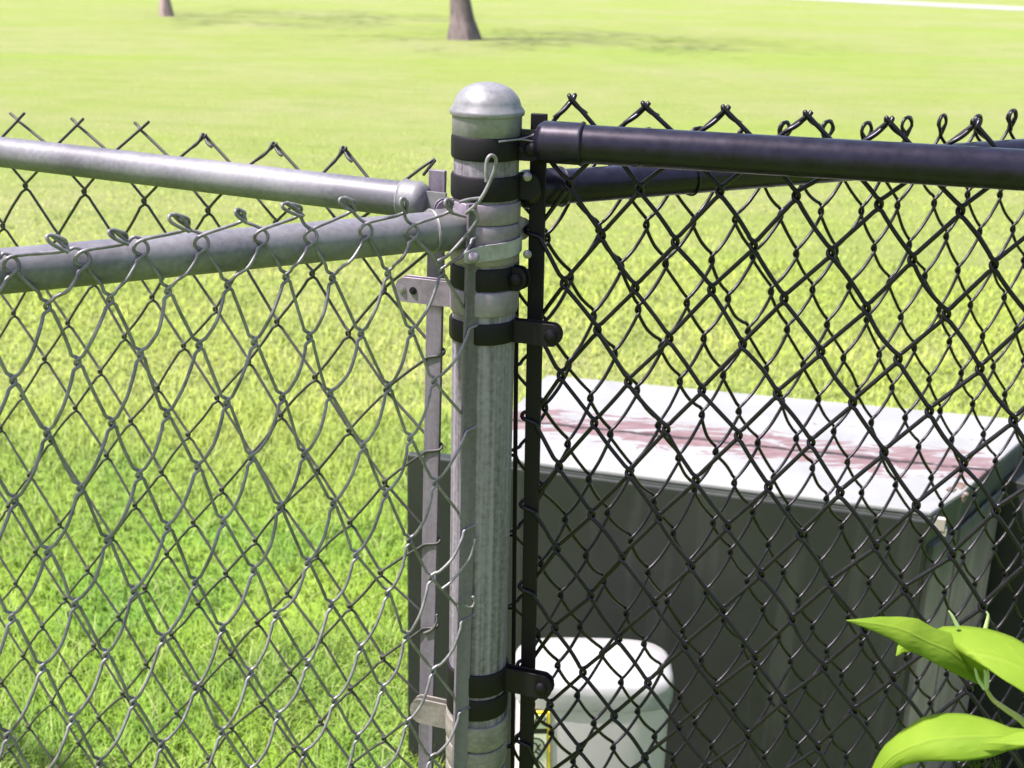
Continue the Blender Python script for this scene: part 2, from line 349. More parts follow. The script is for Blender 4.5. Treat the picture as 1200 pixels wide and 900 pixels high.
tree(191, 19, 11, M['palebark'], 'farther tree with a thin pale trunk at the far left of the lawn', -.03, 8.0, 2)

# ------------------------------------------------------------------ fences
DIR = {'A': (-.9046, .4263, 0), 'B': (-.8644, -.5027, 0), 'C': (.9726, -.2327, 0), 'D': (.8759, .4824, 0)}
SPEC = {  # rail height, rail radius, mesh offset from the rail's axis towards the lawn, wire radius
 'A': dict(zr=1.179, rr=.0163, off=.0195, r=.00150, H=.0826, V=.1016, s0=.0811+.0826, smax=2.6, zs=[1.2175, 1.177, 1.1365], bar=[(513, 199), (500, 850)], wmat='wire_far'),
 'B': dict(zr=1.163, rr=.0172, off=-.0205, r=.00145, H=.0473, V=.1000, s0=.0094, smax=.80, zs=[1.194, 1.172, 1.137], bar=[(557, 238), (540, 850)], wmat='wire'),
 'C': dict(zr=1.2415, rr=.0166, off=.0205, r=.00205, H=.0664, V=.0895, s0=.0715, smax=.95, zs=[1.2745, 1.240, 1.2035], bar=[(632, 133), (617.5, 850)], wmat='vinyl'),
 'D': dict(zr=1.194, rr=.0160, off=.0195, r=.00185, H=.0553, V=.0855, s0=.3531-.0553*5, smax=2.6, zs=[1.2215, 1.185, 1.1455], bar=[(606.5, 240), (601, 850)], wmat='vinyl')}
for k in SPEC:
    d = np.array(DIR[k]); n = np.array([-d[1], d[0], 0]);
    if n[1] < 0: n = -n
    SPEC[k].update(d=d, n=n)
def fp(k, s, z, o=0.):                       # point of fence k: distance from post, height, offset beyond mesh plane
    q = SPEC[k]; return np.array([PX, PY, 0])+q['d']*s+np.array([0, 0, z])+q['n']*(q['off']+o)
def hsh(*a): 
    return random.Random(zlib.crc32(repr(a).encode()))
def warp(k, s, z):
    """slow sag and small dents of the fabric: ds, dz, dn"""
    if k == 'B':
        g = min(s/.4, 1.5); ds = (1.137-z)*.10*g; fa = math.exp(-((z-1.17)/.05)**2)
        return ds+.004*math.sin(7*z+9*s)*min(1, s*8), .004*math.sin(13*s+4*z), -.006*min(1, s*6)*math.sin(5*s+8*z)-.004*g
    if k == 'A': return .003*math.sin(5*z+6*s), .003*math.sin(9*s+3*z)+(-.010*min(1, s/.6) if z > 1.2 else 0), .006*math.sin(6*z+4*s)
    a = .0016 if k == 'C' else .0025
    return a*math.sin(9*z+7*s), a*math.sin(11*s+5*z), .004*math.sin(4*z+3*s)
def fabric(k, root):
    q = SPEC[k]; H, V, r, s0 = q['H'], q['V'], q['r'], q['s0']; out = MB(); sd = (q['d'] @ X0) > 0
    zs = list(q['zs'])
    while zs[-1] > .07: zs.append(zs[-1]-V/2)
    # rows with even index sit on the joints whose parity matches the tips
    bars = [on_plane(x, y, POST+q['n']*q['off'], q['n']) for x, y in q['bar']]
    def bar_s(z):
        a, b2 = [(p-POST)@q['d'] for p in bars]; za, zb = bars[0][2], bars[1][2]; return a+(b2-a)*(z-za)/(zb-za)
    jmin = 0
    # bar joint index: nearest joint to the tension bar
    jb = round((bar_s(1.0)-s0)/(H/2)); njo = int((q['smax']-s0)/(H/2))
    a = r*1.05
    J = {'A': .0014, 'B': .0016, 'C': .0012, 'D': .0014}[k]
    def node(j, row):
        g = hsh(k, j, row); s = s0+j*H/2; z = zs[row]
        dz = g.gauss(0, J); ds = g.gauss(0, J)
        if j == jb: s = bar_s(z); ds = 0
        w = warp(k, s, z)
        return s+ds+(w[0] if j != jb else 0), z+dz+w[1], w[2] if j != jb else 0
    for i in range(jb, njo):                  # wire i hangs between joints i and i+1
        tipj = i if i % 2 == 0 else i+1       # the joint where it reaches the top
        other = i+1 if tipj == i else i
        pts = []
        for row in range(len(zs)):
            j = tipj if row % 2 == 0 else other
            s, z, w = node(j, row); left = (j == i); sg = -1 if left else 1     # this wire's near or far extreme
            ov = r*.9 if j != jb else .0105
            if k == 'B' and row == 1 and j != jb: ov = .0050
            up_front = -a if (left == sd) else a   # '/' strands lie on the camera side as seen in the photograph
            if k in 'C': up_front = -up_front
            yy = (up_front, -up_front)
            yj = 0.
            if j == jb: yy = (up_front*2.0, -up_front*2.0)
            if row == 0:
                continue
            vis_left = (left == sd); c = {'A': .0042, 'B': .0040 if row != 1 else .0062, 'C': .0046, 'D': .0052}[k]*(1 if vis_left else 1.25); hx = {'A': .0040, 'B': .0036, 'C': .0030, 'D': .0022}[k]
            inw = -sg; sl0 = V/H
            if row > 0: pts.append((s+inw*hx, z+c*1.15, w+yy[0])); pts.append((s+sg*ov*.9, z+c*.45, w+yj+yy[0]*.6)); pts.append((s+sg*ov*.9, z-c*.45, w+yj+yy[1]*.6)); pts.append((s+inw*hx, z-c*1.15, w+yy[1]))
            # middle of the next strand
            if row < len(zs)-1:
                j2 = tipj if (row+1) % 2 == 0 else other
                s2, z2, w2 = node(j2, row+1); sl = (s2-s)
                going_right = (sl > 0) == sd
                bow = hsh(k, i, row, 'b').gauss(0, .0007)
                bz = 0; bn = 0
                if k == 'B' and not going_right: bz, bn = -.0030, -.0042    # sprung strands belly out
                elif k == 'D' and not going_right: bz = -.003
                elif k == 'D': bz = -.0022
                for t in (.12, .5, .88):
                    e = 4*t*(1-t); xa, za = (s+inw*hx, z-c*1.15) if row else (s, z); c2 = c*(1.25 if vis_left else .8); xb, zb_ = s2-inw*hx, z2+c2*1.15; pts.append((xa+(xb-xa)*t+bow*e, za+(zb_-za)*t+(bow+bz)*e, w+(w2-w)*t+yy[1]+bn*e))
        # ---- top selvage
        s, z, w = node(tipj, 0)
        if k == 'B' and tipj != jb: s -= .011; z += -.003-.007*(s > .27)
        left = (tipj == i); sg = -1 if left else 1; uf = pts[0][2]
        g = hsh(k, tipj, 'tip'); g2 = hsh(k, i, 'tip2')
        p1 = pts[0]; dirv = np.array([s-p1[0], z-p1[1]]); L = np.linalg.norm(dirv); dirv /= L
        top = []
        dir0 = [(p1[0]+(s-p1[0])*t, p1[1]+(z-p1[1])*t, p1[2]+(w+uf*.6-p1[2])*t) for t in (.12, .5, .86)] if tipj != jb and k in 'AC' else []
        nb = node(tipj-1 if left else tipj+1, 1); mirror = np.array([nb[0]-s, nb[1]-z]); mirror /= np.linalg.norm(mirror)     # down the far side of the peak
        if tipj == jb:
            top = [(s-sg*.004, z+.004, w), (s-sg*H*.2, z-V*.12, w+uf*.5)]
        elif k in 'AC':
            cross = (k == 'A' and s > .36)
            top.append((s+dirv[0]*.0015, z+dirv[1]*.0015, w+uf*.6))
            if cross:
                for e in (.006, .011+.006*g2.random()): top.append((s+dirv[0]*e, z+dirv[1]*e, w+uf*.9))
            else:
                # overshoot a little, fold back and twist down along the partner's strand
                Lf = (.026 if left == (k == 'C') else .017)*g2.uniform(.85, 1.15)
                top.append((s+dirv[0]*.0035, z+dirv[1]*.0035, w+uf*.2))
                for t in np.linspace(.15, 1, 7):
                    ph = (t*3.4+.2)*(1 if left else -1); nv = np.array([-mirror[1], mirror[0]])
                    o2 = r*1.4
                    top.append((s+mirror[0]*Lf*t+nv[0]*o2*.55*math.sin(ph), z+.0008+mirror[1]*Lf*t+nv[1]*o2*.55*math.sin(ph), w+o2*math.cos(ph)*(1 if left else -1)))
        else:
            # knuckled: both ends bent over and hooked round each other
            hgt = .0175*g.uniform(.85, 1.1) if k == 'D' else .0075*g.uniform(.8, 1.4); wd = .0150*g.uniform(.85, 1.15) if k == 'D' else .0075*g.uniform(.7, 1.3); ln = 0 if k == 'D' else -.010*g.uniform(.2, 1.6)*(1 if sd else -1)
            yb = -.004 if k == 'B' else 0
            top = [(s-sg*.001, z-.004, w+uf*.6), (s-sg*wd*.45+ln*.3, z+hgt*.45, w+yb), (s-sg*wd*.15+ln*.8, z+hgt*.9, w+yb-uf*.3), (s+sg*wd*.35+ln, z+hgt*.95, w+yb-uf), (s+sg*wd*.62+ln*.8, z+hgt*.55, w+yb-uf*1.3), (s+sg*wd*.4+ln*.4, z+hgt*.05, w+yb-uf*1.2), (s+sg*wd*.1, z-hgt*.35, w+yb-uf*1.0)]
        pts = top[::-1]+dir0[::-1]+pts
        P = smooth_path([fp(k, *p) for p in pts], 4 if k in 'BC' else 3)
        out.tube(P, r, 8 if k in 'BC' else 6)
    return out.build('wire_mesh', M[q['wmat']], root, sharp=80), bar_s

FENCE = {}
labels = {'A': 'silver chain link fence receding to the back left, crossed wire peaks above its rail',
          'B': 'silver chain link fence in the left foreground, loose wire loops lapped over its rail',
          'C': 'black coated chain link fence in the right foreground with pointed tips above its rail',
          'D': 'black coated chain link fence receding to the back right, rounded knuckles along its top'}
cup = {'A': (.083, .062), 'B': (.050, .020), 'C': (.0825, .046), 'D': (.077, .034)}
for k in 'ABCD':
    q = SPEC[k]; black = k in 'CD'; root = thing('chain_link_fence', labels[k], 'fence', tuple(POST), 'chain link fences meeting at the post'); FENCE[k] = root
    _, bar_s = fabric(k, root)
    d = q['d']; e0 = cup[k][1]; zz = np.array([0, 0, q['zr']]); P0 = POST+zz
    mb = MB(); mb.tube([P0+d*(e0+.012), P0+d*(q['smax']*.5), P0+d*q['smax']], q['rr'], 32); mb.build('top_rail', M['blackrail' if black else 'rail'], root)
    # pressed steel rail end: sleeve with a closed rounded end and a flat tongue bolted to a brace band
    R1 = q['rr']+.0016; L1 = cup[k][0]+({'A': .0, 'B': .004, 'C': .003, 'D': .0}[k])-e0
    mb = MB(); mb.lathe([(.004, -.003), (R1*.55, -.002), (R1*.85, .001), (R1, .006), (R1, L1-.002), (R1+.0012, L1), (R1+.0006, L1+.0012), (q['rr']-.001, L1+.0013)], P0+d*e0, d, 32)
    up = np.array([0, 0, 1.]); nrm = q['n']
    mb.box(P0+d*(e0-.008), d*.014, nrm*.0016, up*.010)
    rend = mb.build('rail_end', M['blackrail' if black else 'cap'], root)
    # tension bar threaded through the outermost loops
    a, b2 = [on_plane(x, y, POST+q['n']*q['off'], q['n']) for x, y in q['bar']]
    dn = (b2-a)/np.linalg.norm(b2-a); b2 = a+dn*((a[2]-.05)/-dn[2]); mid = (a+b2)/2; L = np.linalg.norm(b2-a)/2
    w = {'A': .0086, 'B': .0080, 'C': .0074, 'D': .0022}[k]
    mb = MB(); mb.box(mid, d*w if k != 'D' else X0*w, q['n']*.0022 if k != 'D' else np.array([0, 1, 0])*.008, dn*L)
    mb.build('tension_bar', M['blackbar' if black else 'bar'], root, bevel=.0008)

# loose tail of the left foreground fabric, sprung up in front of the post
def stray(k, px, o, r, name='stray_wire', m_='wire'):
    q = SPEC[k]; P = [on_plane(x, y, POST+q['n']*(q['off']+(o if np.isscalar(o) else o[i])), q['n']) for i, (x, y) in enumerate(px)]
    mb = MB(); mb.tube(smooth_path(P, 5), r, 8); return mb.build(name, M[m_], FENCE[k], sharp=80)
stray('B', [(570, 213), (569.5, 200), (571, 187), (576, 182), (581.5, 188), (577, 206), (566, 229), (555.5, 242), (546, 250)], [-.022, -.022, -.022, -.022, -.022, -.020, -.017, -.012, -.006], .00165)
stray('B', [(563, 232), (548, 234), (538, 237)], -.014, .0014)
stray('B', [(554, 245), (559.5, 256), (547, 275), (525, 299), (513, 306)], [-.012, -.012, -.009, -.006, -.004], .0016)
stray('B', [(536, 707), (551, 712), (556, 706), (554, 699)], -.012, .0013)
stray('B', [(518, 690), (530, 680), (550, 655), (557, 632)], -.010, .0013)
stray('A', [(497, 742), (507, 737), (512, 728), (511.5, 720)], -.004, .0013)
# wire ties holding the fabric to the rails
def tie(k, s, zt):
    q = SPEC[k]; c = POST+np.array([0, 0, q['zr']])+q['d']*s; P = []
    for i in range(15):
        a = -.6+i*(2*math.pi+1.0)/14; rr = q['rr']+.0014; o = math.cos(a)*rr
        if math.cos(a)*np.sign(q['off']) > .3: o += np.sign(q['off'])*.005
        P.append(c+q['n']*o+np.array([0, 0, math.sin(a)*rr])+q['d']*(.006*i/14))
    mb = MB(); mb.tube(smooth_path(P, 2), .0012, 6); mb.build('wire_tie', M['vinyl' if k in 'CD' else 'wire'], FENCE[k])
tie('A', .97, 0); tie('B', .62, 0); tie('D', .22, 0); tie('D', .80, 0); tie('C', .62, 0)

# ------------------------------------------------------------------ terminal post and its fittings
zt = 1.266
post = thing('terminal_post', 'thick grey steel post with domed cap where the four fences meet', 'post', tuple(POST))
RP = .0290
mb = MB(); mb.lathe([(RP, -.3), (RP, .3), (RP, .8), (RP, zt-.004)], POST, seg=56); mb.build('tube', M['post'], post)
RC = .0312; mb = MB(); zc = zpost(129); pr = [(RC-.0012, zc-.021), (RC-.0004, zc-.020), (RC-.0004, zc-.004), (RC+.0014, zc-.0034), (RC+.0020, zc-.001), (RC+.0014, zc+.0008)]
hd = .0225
for i in range(1, 13):
    a = i/12*math.pi/2; pr.append((max(.0006, (RC-.0012)*math.cos(a)**.9), zc+.0015+hd*math.sin(a)))
mb.lathe(pr, POST, seg=56); mb.build('domed_cap', M['cap'], post)
def band(ytop, ybot, m_, az=None, ear=0., name='brace_band', dr_=.0016, tiltv=0., bolt='bolt', inner=.0, drop=0., ez=None, nose=0):
    z1, z0 = zpost(ytop), zpost(ybot); rr = RP+dr_; mb = MB(); seg = 48; V = []; F = []
    hk = [(rr, 0), (rr+.0009, .12), (rr+.0009, .88), (rr, 1), (RP-.0008, 1), (RP-.0008, 0)]
    for i in range(seg):
        a = i*2*math.pi/seg; tl = tiltv*math.sin(a-.4)
        for r_, h in hk: V.append((PX+r_*math.cos(a), PY+r_*math.sin(a), z0+(z1-z0)*h+tl))
    for i in range(seg):
        j = (i+1) % seg
        for e in range(6): g = (e+1) % 6; F.append((i*6+e, j*6+e, j*6+g, i*6+g))
    mb.add(V, F); zc_ = (z0+z1)/2 if ez is None else ez; hh = abs(z1-z0)/2
    if az is not None:
        d = np.array([math.sin(az), math.cos(az), 0]); n = np.array([d[1], -d[0], 0])
        for sgn in (-1, 1):
            pl = MB(); # rounded tab
            T = .0011; L0 = rr-.004; L1 = ear; prof = [(L0, -hh), (L1-hh*.8, -hh)]+[(L1-hh*.8+hh*.8*math.sin(t), -hh*math.cos(t)) for t in np.linspace(.3, math.pi-.3, 7)]+[(L1-hh*.8, hh), (L0, hh)]
            off = sgn*.0042; v = []
            for t in (-T, T):
                for x, z in prof: v.append(POST+d*x+n*(off+t)+np.array([0, 0, zc_+z-drop*max(0, (x-L0)/(L1-L0)) if L1 != L0 else zc_+z]))
            m0 = len(prof); f = [tuple(range(m0)), tuple(range(m0, 2*m0))[::-1]]+[(i, (i+1) % m0, (i+1) % m0+m0, i+m0) for i in range(m0)]
            mb.add(v, f)
    o = mb.build(name, M[m_], post, bevel=.0005)
    if az is not None and bolt:
        q = POST+d*(ear-hh*.85-inner)+np.array([0, 0, zc_-drop*.8]); b_ = MB(); s_ = -1 if (n[1] > 0) else 1; ax = n*s_
        b_.lathe([(.0030, -.012), (.0030, .0056), (.0062, .0058), (.0060, .0078), (.0045, .0095), (.0015, .0104)], q, ax, 16)
        b_.lathe([(.0058, 0), (.0058, .0045)], q-ax*.0105, ax, 6)
        bo = b_.build('bolt', M[bolt], post); bo.parent = o; bo.matrix_parent_inverse = Matrix.Identity(4)
        bo.matrix_parent_inverse = o.matrix_world.inverted() if False else Matrix.Translation(-Vector(o.matrix_world.translation)) if False else bo.matrix_parent_inverse
    return o
AZ = {k: math.atan2(DIR[k][0], DIR[k][1]) for k in DIR}
bands = []
band(157, 184, 'blackbar', AZ['C'], .050, bolt='blackbar')
band(202, 230, 'blackbar', AZ['C']-.15, .048, bolt=None)
band(233, 257, 'band', AZ['B']+.25, .046, bolt=None)
band(258, 283, 'band', AZ['D'], .044, bolt=None)
band(284, 304, 'band', None, dr_=.0016)
band(307, 333, 'blackbar', AZ['C']+.25, .044, bolt='blackbar', dr_=.0014)
band(334, 362, 'band', AZ['A']-.12, .086, name='tension_band', bolt=None, dr_=.0016)
band(370, 394, 'blackbar', AZ['C']+.10, .075, name='tension_band', bolt='blackbar', dr_=.002)
band(774, 799, 'blackbar', AZ['C']+.10, .080, name='tension_band', bolt='blackbar', dr_=.002)
band(803, 826, 'blackbar', None, dr_=.0016)
band(831, 858, 'oldband', AZ['A']-.12, .072, name='tension_band', bolt=None, tiltv=.004, dr_=.0024)
band(862, 886, 'oldband', None, tiltv=.002, dr_=.0018)
band(889, 915, 'oldband', None, tiltv=.002, dr_=.0018)
# strap of the silver tension band passing in front of the bar, with its carriage bolt
nB = SPEC['B']['n']; dB = SPEC['B']['d']
arc = []; zL = float(at_y(549, 302, PY-.047)[2]); zR = float(at_y(607, 282, PY)[2]); rs = RP+.0046
for i in range(13):
    ph = R(6-(6+84)*min(1, i/9)); p = np.array([PX+rs*math.cos(ph), PY+rs*math.sin(ph), 0])
    if i > 9: p = p+np.array([-.0068*(i-9), -.0048*(i-9), 0])
    arc.append(p+np.array([0, 0, zR+(zL-zR)*(i/12)]))
arc = arc[::-1]; mb = MB()
V = []; F = []
for i, p in enumerate(arc):
    e = .6 if i == 0 else (.93 if i == 1 else 1)
    for o_ in (-.001, .001):
        for s_ in (-1, 1): V.append(p+np.array([0, o_, s_*.0072*e]))
for i in range(12):
    a0 = i*4; b0 = a0+4; F += [(a0, a0+1, b0+1, b0), (a0+2, b0+2, b0+3, a0+3), (a0+1, a0+3, b0+3, b0+1), (a0, b0, b0+2, a0+2)]
F += [(0, 2, 3, 1), (48, 49, 51, 50)]
mb.add(V, F); strap = mb.build('tension_band', M['strap'], post, bevel=.0004)
q = arc[1]+np.array([.001, 0, -.001]); bb = MB(); bb.lathe([(.003, -.006), (.003, .0008), (.0056, .001), (.0052, .003), (.0038, .0044), (.001, .005)], q, (-.05, -1, .1), 18); bb.build('bolt', M['band'], post)
# hole plate of the rear left tension band
def bolt_at(px, py, Y, r=.005, m_='bolt', ax=(0, -1, .15)):
    q = at_y(px, py, Y); b_ = MB(); b_.lathe([(r*.5, -.014), (r*.5, 0), (r, .0002), (r*.95, .0022), (r*.6, .0034), (.0006, .0038)], q, ax, 16); b_.build('bolt', M[m_], post)
pe = POST+np.array([math.sin(AZ['A']-.12), math.cos(AZ['A']-.12), 0])*.079
dd = np.array([math.sin(AZ['A']-.12), math.cos(AZ['A']-.12), 0]); nd = np.array([dd[1], -dd[0], 0]); nd = nd if nd[1] < 0 else -nd
zz = (zpost(334)+zpost(362))/2
for dx_, mm_ in ((0, 'bolt'), (-.011, 'blackbar')):
    b_ = MB(); b_.lathe([(.0036, 0), (.0036, .0012), (.002, .0013), (.002, .0022), (.0004, .0024)], pe+dd*dx_+nd*.0052+np.array([0, 0, zz]), nd, 14); b_.build('bolt', M[mm_], post)
bolt_at(618, 207, PY-.012, .0042); bolt_at(618, 298, PY-.012, .004); bolt_at(612, 175, PY-.012, .004, 'blackbar')
# two thin tie wires between post and black bar
mb = MB(); mb.tube([at_y(585, 166, PY-.034), at_y(610, 163, PY-.02), at_y(636, 168, PY-.01)], .0009, 6); mb.tube([at_y(608, 164, PY-.02), at_y(620, 160, PY-.012), at_y(637, 153, PY-.012)], .0009, 6); mb.build('tie_wire', M['bolt'], post)

# ------------------------------------------------------------------ green utility cabinet
ZC = .62
cab = thing('utility_cabinet', 'dark green metal utility cabinet with a chalky worn lid, behind the black fences', 'cabinet', tuple(at_z(850, 560, 0)*0+np.array([*at_z(850, 545, ZC)[:2], 0])))
fl = at_z(548, 531, ZC); fr = at_z(1092, 600, ZC); rc = at_z(1128, 577, ZC); bl = at_z(641, 439, ZC)
sdir = at_z(1200, 514, ZC)-rc; sdir /= np.linalg.norm(sdir)
bk = at_z(1195, 491, ZC)-bl; bk /= np.linalg.norm(bk)
# where back edge meets the side edge
A2 = np.array([[bk[0], -sdir[0]], [bk[1], -sdir[1]]]); tt = np.linalg.solve(A2, (rc-bl)[:2]); br = bl+bk*tt[0]
if tt[0] < 0 or tt[0] > 2: br = bl+bk*.95
top = [fl, fr, rc, br, bl]
def prism(poly, z1, z0, taper=0.):
    P = np.array([p[:2] for p in poly]); c = P.mean(0); mb = MB(); m0 = len(P)
    hi = [(*p, z1) for p in P]; lo = [(*(c+(p-c)*(1+taper)), z0) for p in P]
    mb.add(hi+lo, [tuple(range(m0)), tuple(range(m0, 2*m0))[::-1]]+[(i+m0, (i+1) % m0+m0, (i+1) % m0, i) for i in range(m0)]); return mb
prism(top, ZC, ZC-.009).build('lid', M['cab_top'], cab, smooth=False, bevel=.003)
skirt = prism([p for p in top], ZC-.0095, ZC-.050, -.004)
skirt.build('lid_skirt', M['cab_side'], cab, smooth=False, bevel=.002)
cen = np.mean([p[:2] for p in top], 0)
ins = [np.array([*(cen+(p[:2]-cen)*.985), 0]) for p in top]
prism(ins, ZC-.02, -.02).build('body', M['cab_side'], cab, smooth=False, bevel=.002)
# front door panel, wider than the lid on the left
fd = (fr-fl)/np.linalg.norm(fr-fl); nf = np.array([fd[1], -fd[0], 0]); nf = nf if nf[1] < 0 else -nf
L_ = at_z(475, 527, ZC); Lt = (L_-fl)@fd
p0 = fl+fd*Lt; p1 = fr-fd*.004; mid = (p0+p1)/2; hw = np.linalg.norm(p1-p0)/2
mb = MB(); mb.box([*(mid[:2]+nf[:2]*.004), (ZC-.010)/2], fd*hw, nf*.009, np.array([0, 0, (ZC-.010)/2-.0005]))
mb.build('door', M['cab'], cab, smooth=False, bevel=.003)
mb = MB(); mb.box([*(fl+fd*(Lt/2+.0)+nf*-.03)[:2], (ZC-.03)/2], fd*(abs(Lt)/2), nf*.030, np.array([0, 0, (ZC-.03)/2])); mb.build('side_flange', M['cab'], cab, smooth=False, bevel=.003)
# faded corner strip and flaked corner of the lid
sd2 = sdir; ns = np.array([sd2[1], -sd2[0], 0]); ns = ns if ns[0] > 0 else -ns
c0 = rc+sd2*.035
mb = MB(); mb.box([*(fr+(rc-fr)*.5+(fr-rc)*0)[:2]-ns[:2]*-.001, .281], (rc-fr)/2*.8, np.cross((rc-fr)/np.linalg.norm(rc-fr), [0, 0, 1])*.006, np.array([0, 0, .281])); mb.build('corner_strip', M['worn'], cab, smooth=False, bevel=.002)
mb = MB(); mb.box([*(rc+sd2*.105+ns*.002)[:2], .279], sd2*.10, ns*.003, np.array([0, 0, .279])); mb.build('faded_panel', M['worn'], cab, smooth=False, bevel=.002)
mb = MB(); mb.box([*(rc+sd2*.40+ns*.09)[:2], .284], sd2*.17, ns*.14, np.array([0, 0, .284])); mb.build('dark_fill_box', M['cab'], cab, smooth=False, bevel=.002)  # box added beyond the side wall to keep the right edge dark
mb = MB()
for i in range(9):
    g = random.Random(i); p = rc+sd2*g.uniform(-.01, .04)-ns*g.uniform(-.004, .02)+np.array([0, 0, g.uniform(-.018, .004)]); mb.box(p, sd2*g.uniform(.005, .014), ns*g.uniform(.003, .008), np.array([g.uniform(-.004, .004), 0, g.uniform(.001, .005)]))
mb.build('rust_flakes', M['rust'], cab, smooth=False)
# latch bracket at the corner under the lid
mb = MB(); p = at_y(1101, 614, fr[1]-.012); mb.box(p, fd*.008, nf*.005, np.array([0, 0, .010])); mb.box(p+np.array([.008, 0, -.012]), fd*.004, nf*.006, np.array([0, 0, .006])); mb.build('latch', M['bare'], cab, smooth=False, bevel=.001)

# ------------------------------------------------------------------ grey plastic pedestal box with white lid
FY = 1.66; pc = at_y(695.5, 776, FY); ztop = float(pc[2]); wz = (pc-CAM)@FW
hw = 93*wz/FPX; hd_ = .072
tub = thing('storage_bin', 'pale grey plastic bin with a white lid standing in front of the green cabinet', 'bin', (float(pc[0]), FY, 0))
def sq(w, d_, z, e=3.8, n=64):
    a = np.arange(n)*2*math.pi/n; x = np.sign(np.cos(a))*abs(np.cos(a))**(2/e)*w; y = np.sign(np.sin(a))*abs(np.sin(a))**(2/e)*d_
    return np.stack([pc[0]+x, FY+y*1.0+.0*x, np.full(n, z)], 1)
def loft(rings):
    mb = MB(); n = len(rings[0]); f = []
    for i in range(len(rings)-1):
        for j in range(n): k = (j+1) % n; f.append((i*n+j, i*n+k, (i+1)*n+k, (i+1)*n+j))
    f.append(tuple(range(n))[::-1]); f.append(tuple((len(rings)-1)*n+j for j in range(n)))
    mb.add(np.concatenate(rings), f); return mb
zb = ztop-.004
loft([sq(hw*.92, hd_*.92, 0), sq(hw*.95, hd_*.95, .01), sq(hw*.965, hd_*.965, zb-.03), sq(hw*.965, hd_*.965, zb-.012)]).build('body', M['tub'], tub)
loft([sq(hw*.97, hd_*.97, zb-.034), sq(hw, hd_, zb-.034), sq(hw*1.005, hd_*1.01, zb-.010), sq(hw*.985, hd_*.985, zb+.001), sq(hw*.92, hd_*.91, zb+.007), sq(hw*.75, hd_*.7, zb+.011), sq(hw*.3, hd_*.3, zb+.013)]).build('lid', M['tublid'], tub, sharp=60)
# warning label on its front left
def onfront(px, py, o): return at_y(px, py, FY-hd_*.965-o)
def quad(mb, x0, y0, x1, y1, o):
    a, b2, c, d = [onfront(x, y, 0) for x, y in ((x0, y0), (x1, y0), (x1, y1), (x0, y1))]
    v = [p+np.array([0, -o, 0]) for p in (a, b2, c, d)]+[p+np.array([0, .002, 0]) for p in (a, b2, c, d)]
    mb.add(v, [(3, 2, 1, 0), (0, 1, 5, 4), (1, 2, 6, 5), (2, 3, 7, 6), (3, 0, 4, 7)])
mb = MB(); quad(mb, 613, 834, 644.5, 930, .0012); lab = mb.build('warning_label', M['label_yellow'], tub, smooth=False)
def sub(mb, name, m_):
    o = mb.build(name, m_, tub, smooth=False); o.parent = lab; o.matrix_parent_inverse = Matrix.Translation(-Vector(lab.parent.location)) ; return o
mb = MB(); quad(mb, 616, 837, 640.5, 853, .0018); quad(mb, 616, 859, 640.5, 925, .0018); sub(mb, 'label_panel', M['label_white'])
mb = MB(); quad(mb, 616, 853.5, 641, 858.5, .002)
def strokes(mb, lines, r=.0011):
    for L in lines: mb.tube(smooth_path([onfront(x, y, .0021) for x, y in L], 4), r, 6)
strokes(mb, [[(617, 850), (620, 843), (623, 841), (622, 847), (619, 847)], [(626, 850), (629, 841), (633, 841), (634, 845), (630, 847)], [(636, 849), (639, 841)],
             [(618, 868), (625, 865), (634, 867), (638, 874), (636, 881), (631, 877), (633, 872)], [(620, 872), (627, 871), (630, 876), (626, 882)], [(619, 879), (624, 887), (632, 893), (638, 901)], [(622, 884), (628, 881), (634, 886)],
             [(618, 889), (623, 896), (620, 903)], [(628, 896), (631, 902), (627, 908)]], .0013)
sub(mb, 'label_print', M['ink'])

# ------------------------------------------------------------------ leafy shoot in the right foreground
plant = thing('leafy_shoot', 'bright green broad-leaved shoot growing up in front of the black fence', 'plant', (.50, .80, 0))
def leaf(base, tip, side, hwid, droop=.0, fold=.2, curl=0., wav=.0, notch=None, nu=28, nv=10, widths=None, asym=(1, 1)):
    base, tip, side = map(lambda a: np.asarray(a, float), (base, tip, side)); ax = tip-base; L = np.linalg.norm(ax)
    side = side-ax*(side@ax)/L**2; side /= np.linalg.norm(side); nrm = np.cross(side, ax/L)
    if nrm[2] < 0: nrm = -nrm
    V = []; vein = []
    for i in range(nu+1):
        u = i/nu; w = hwid*(math.sin(math.pi*min(1, u**.72))**.85*(1-.25*u)+.004) if widths is None else hwid*np.interp(u, *zip(*widths))
        c = base+ax*u+nrm*(droop*L*(4*u*(1-u))*.5-curl*L*u*u)
        for j in range(-nv, nv+1):
            v = j/nv; a_ = asym[0] if v < 0 else asym[1]
            wv = wav*math.sin(u*17+v*2)*abs(v)*hwid
            ww = w
            if notch and v*notch[0] > 0: ww = w*(1-notch[2]*math.exp(-((u-notch[1])/.035)**2)*1)
            V.append(c+side*v*ww*a_+nrm*(abs(v)*ww*fold-abs(v)**2.2*ww*fold*1.2+wv))
            lat = abs(((u*7.0-abs(v)*.9) % 1)-.5); vein.append(max(0, 1-abs(v)*w/.0012) if w > 0 else 1); vein[-1] = max(vein[-1], .35*max(0, 1-(.5-lat)*14) if abs(v) < .93 else 0)
    F = []; m0 = 2*nv+1
    for i in range(nu):
        for j in range(m0-1): F.append((i*m0+j, (i+1)*m0+j, (i+1)*m0+j+1, i*m0+j+1))
    mb = MB(); mb.add(V, F); o = mb.build('leaf', M['leaf'], plant, sharp=180)
    at = o.data.attributes.new('vein', 'FLOAT', 'POINT'); at.data.foreach_set('value', np.array(vein, np.float32))
    so = o.modifiers.new('thickness', 'SOLIDIFY'); so.thickness = .0003
    return o
YL = .80
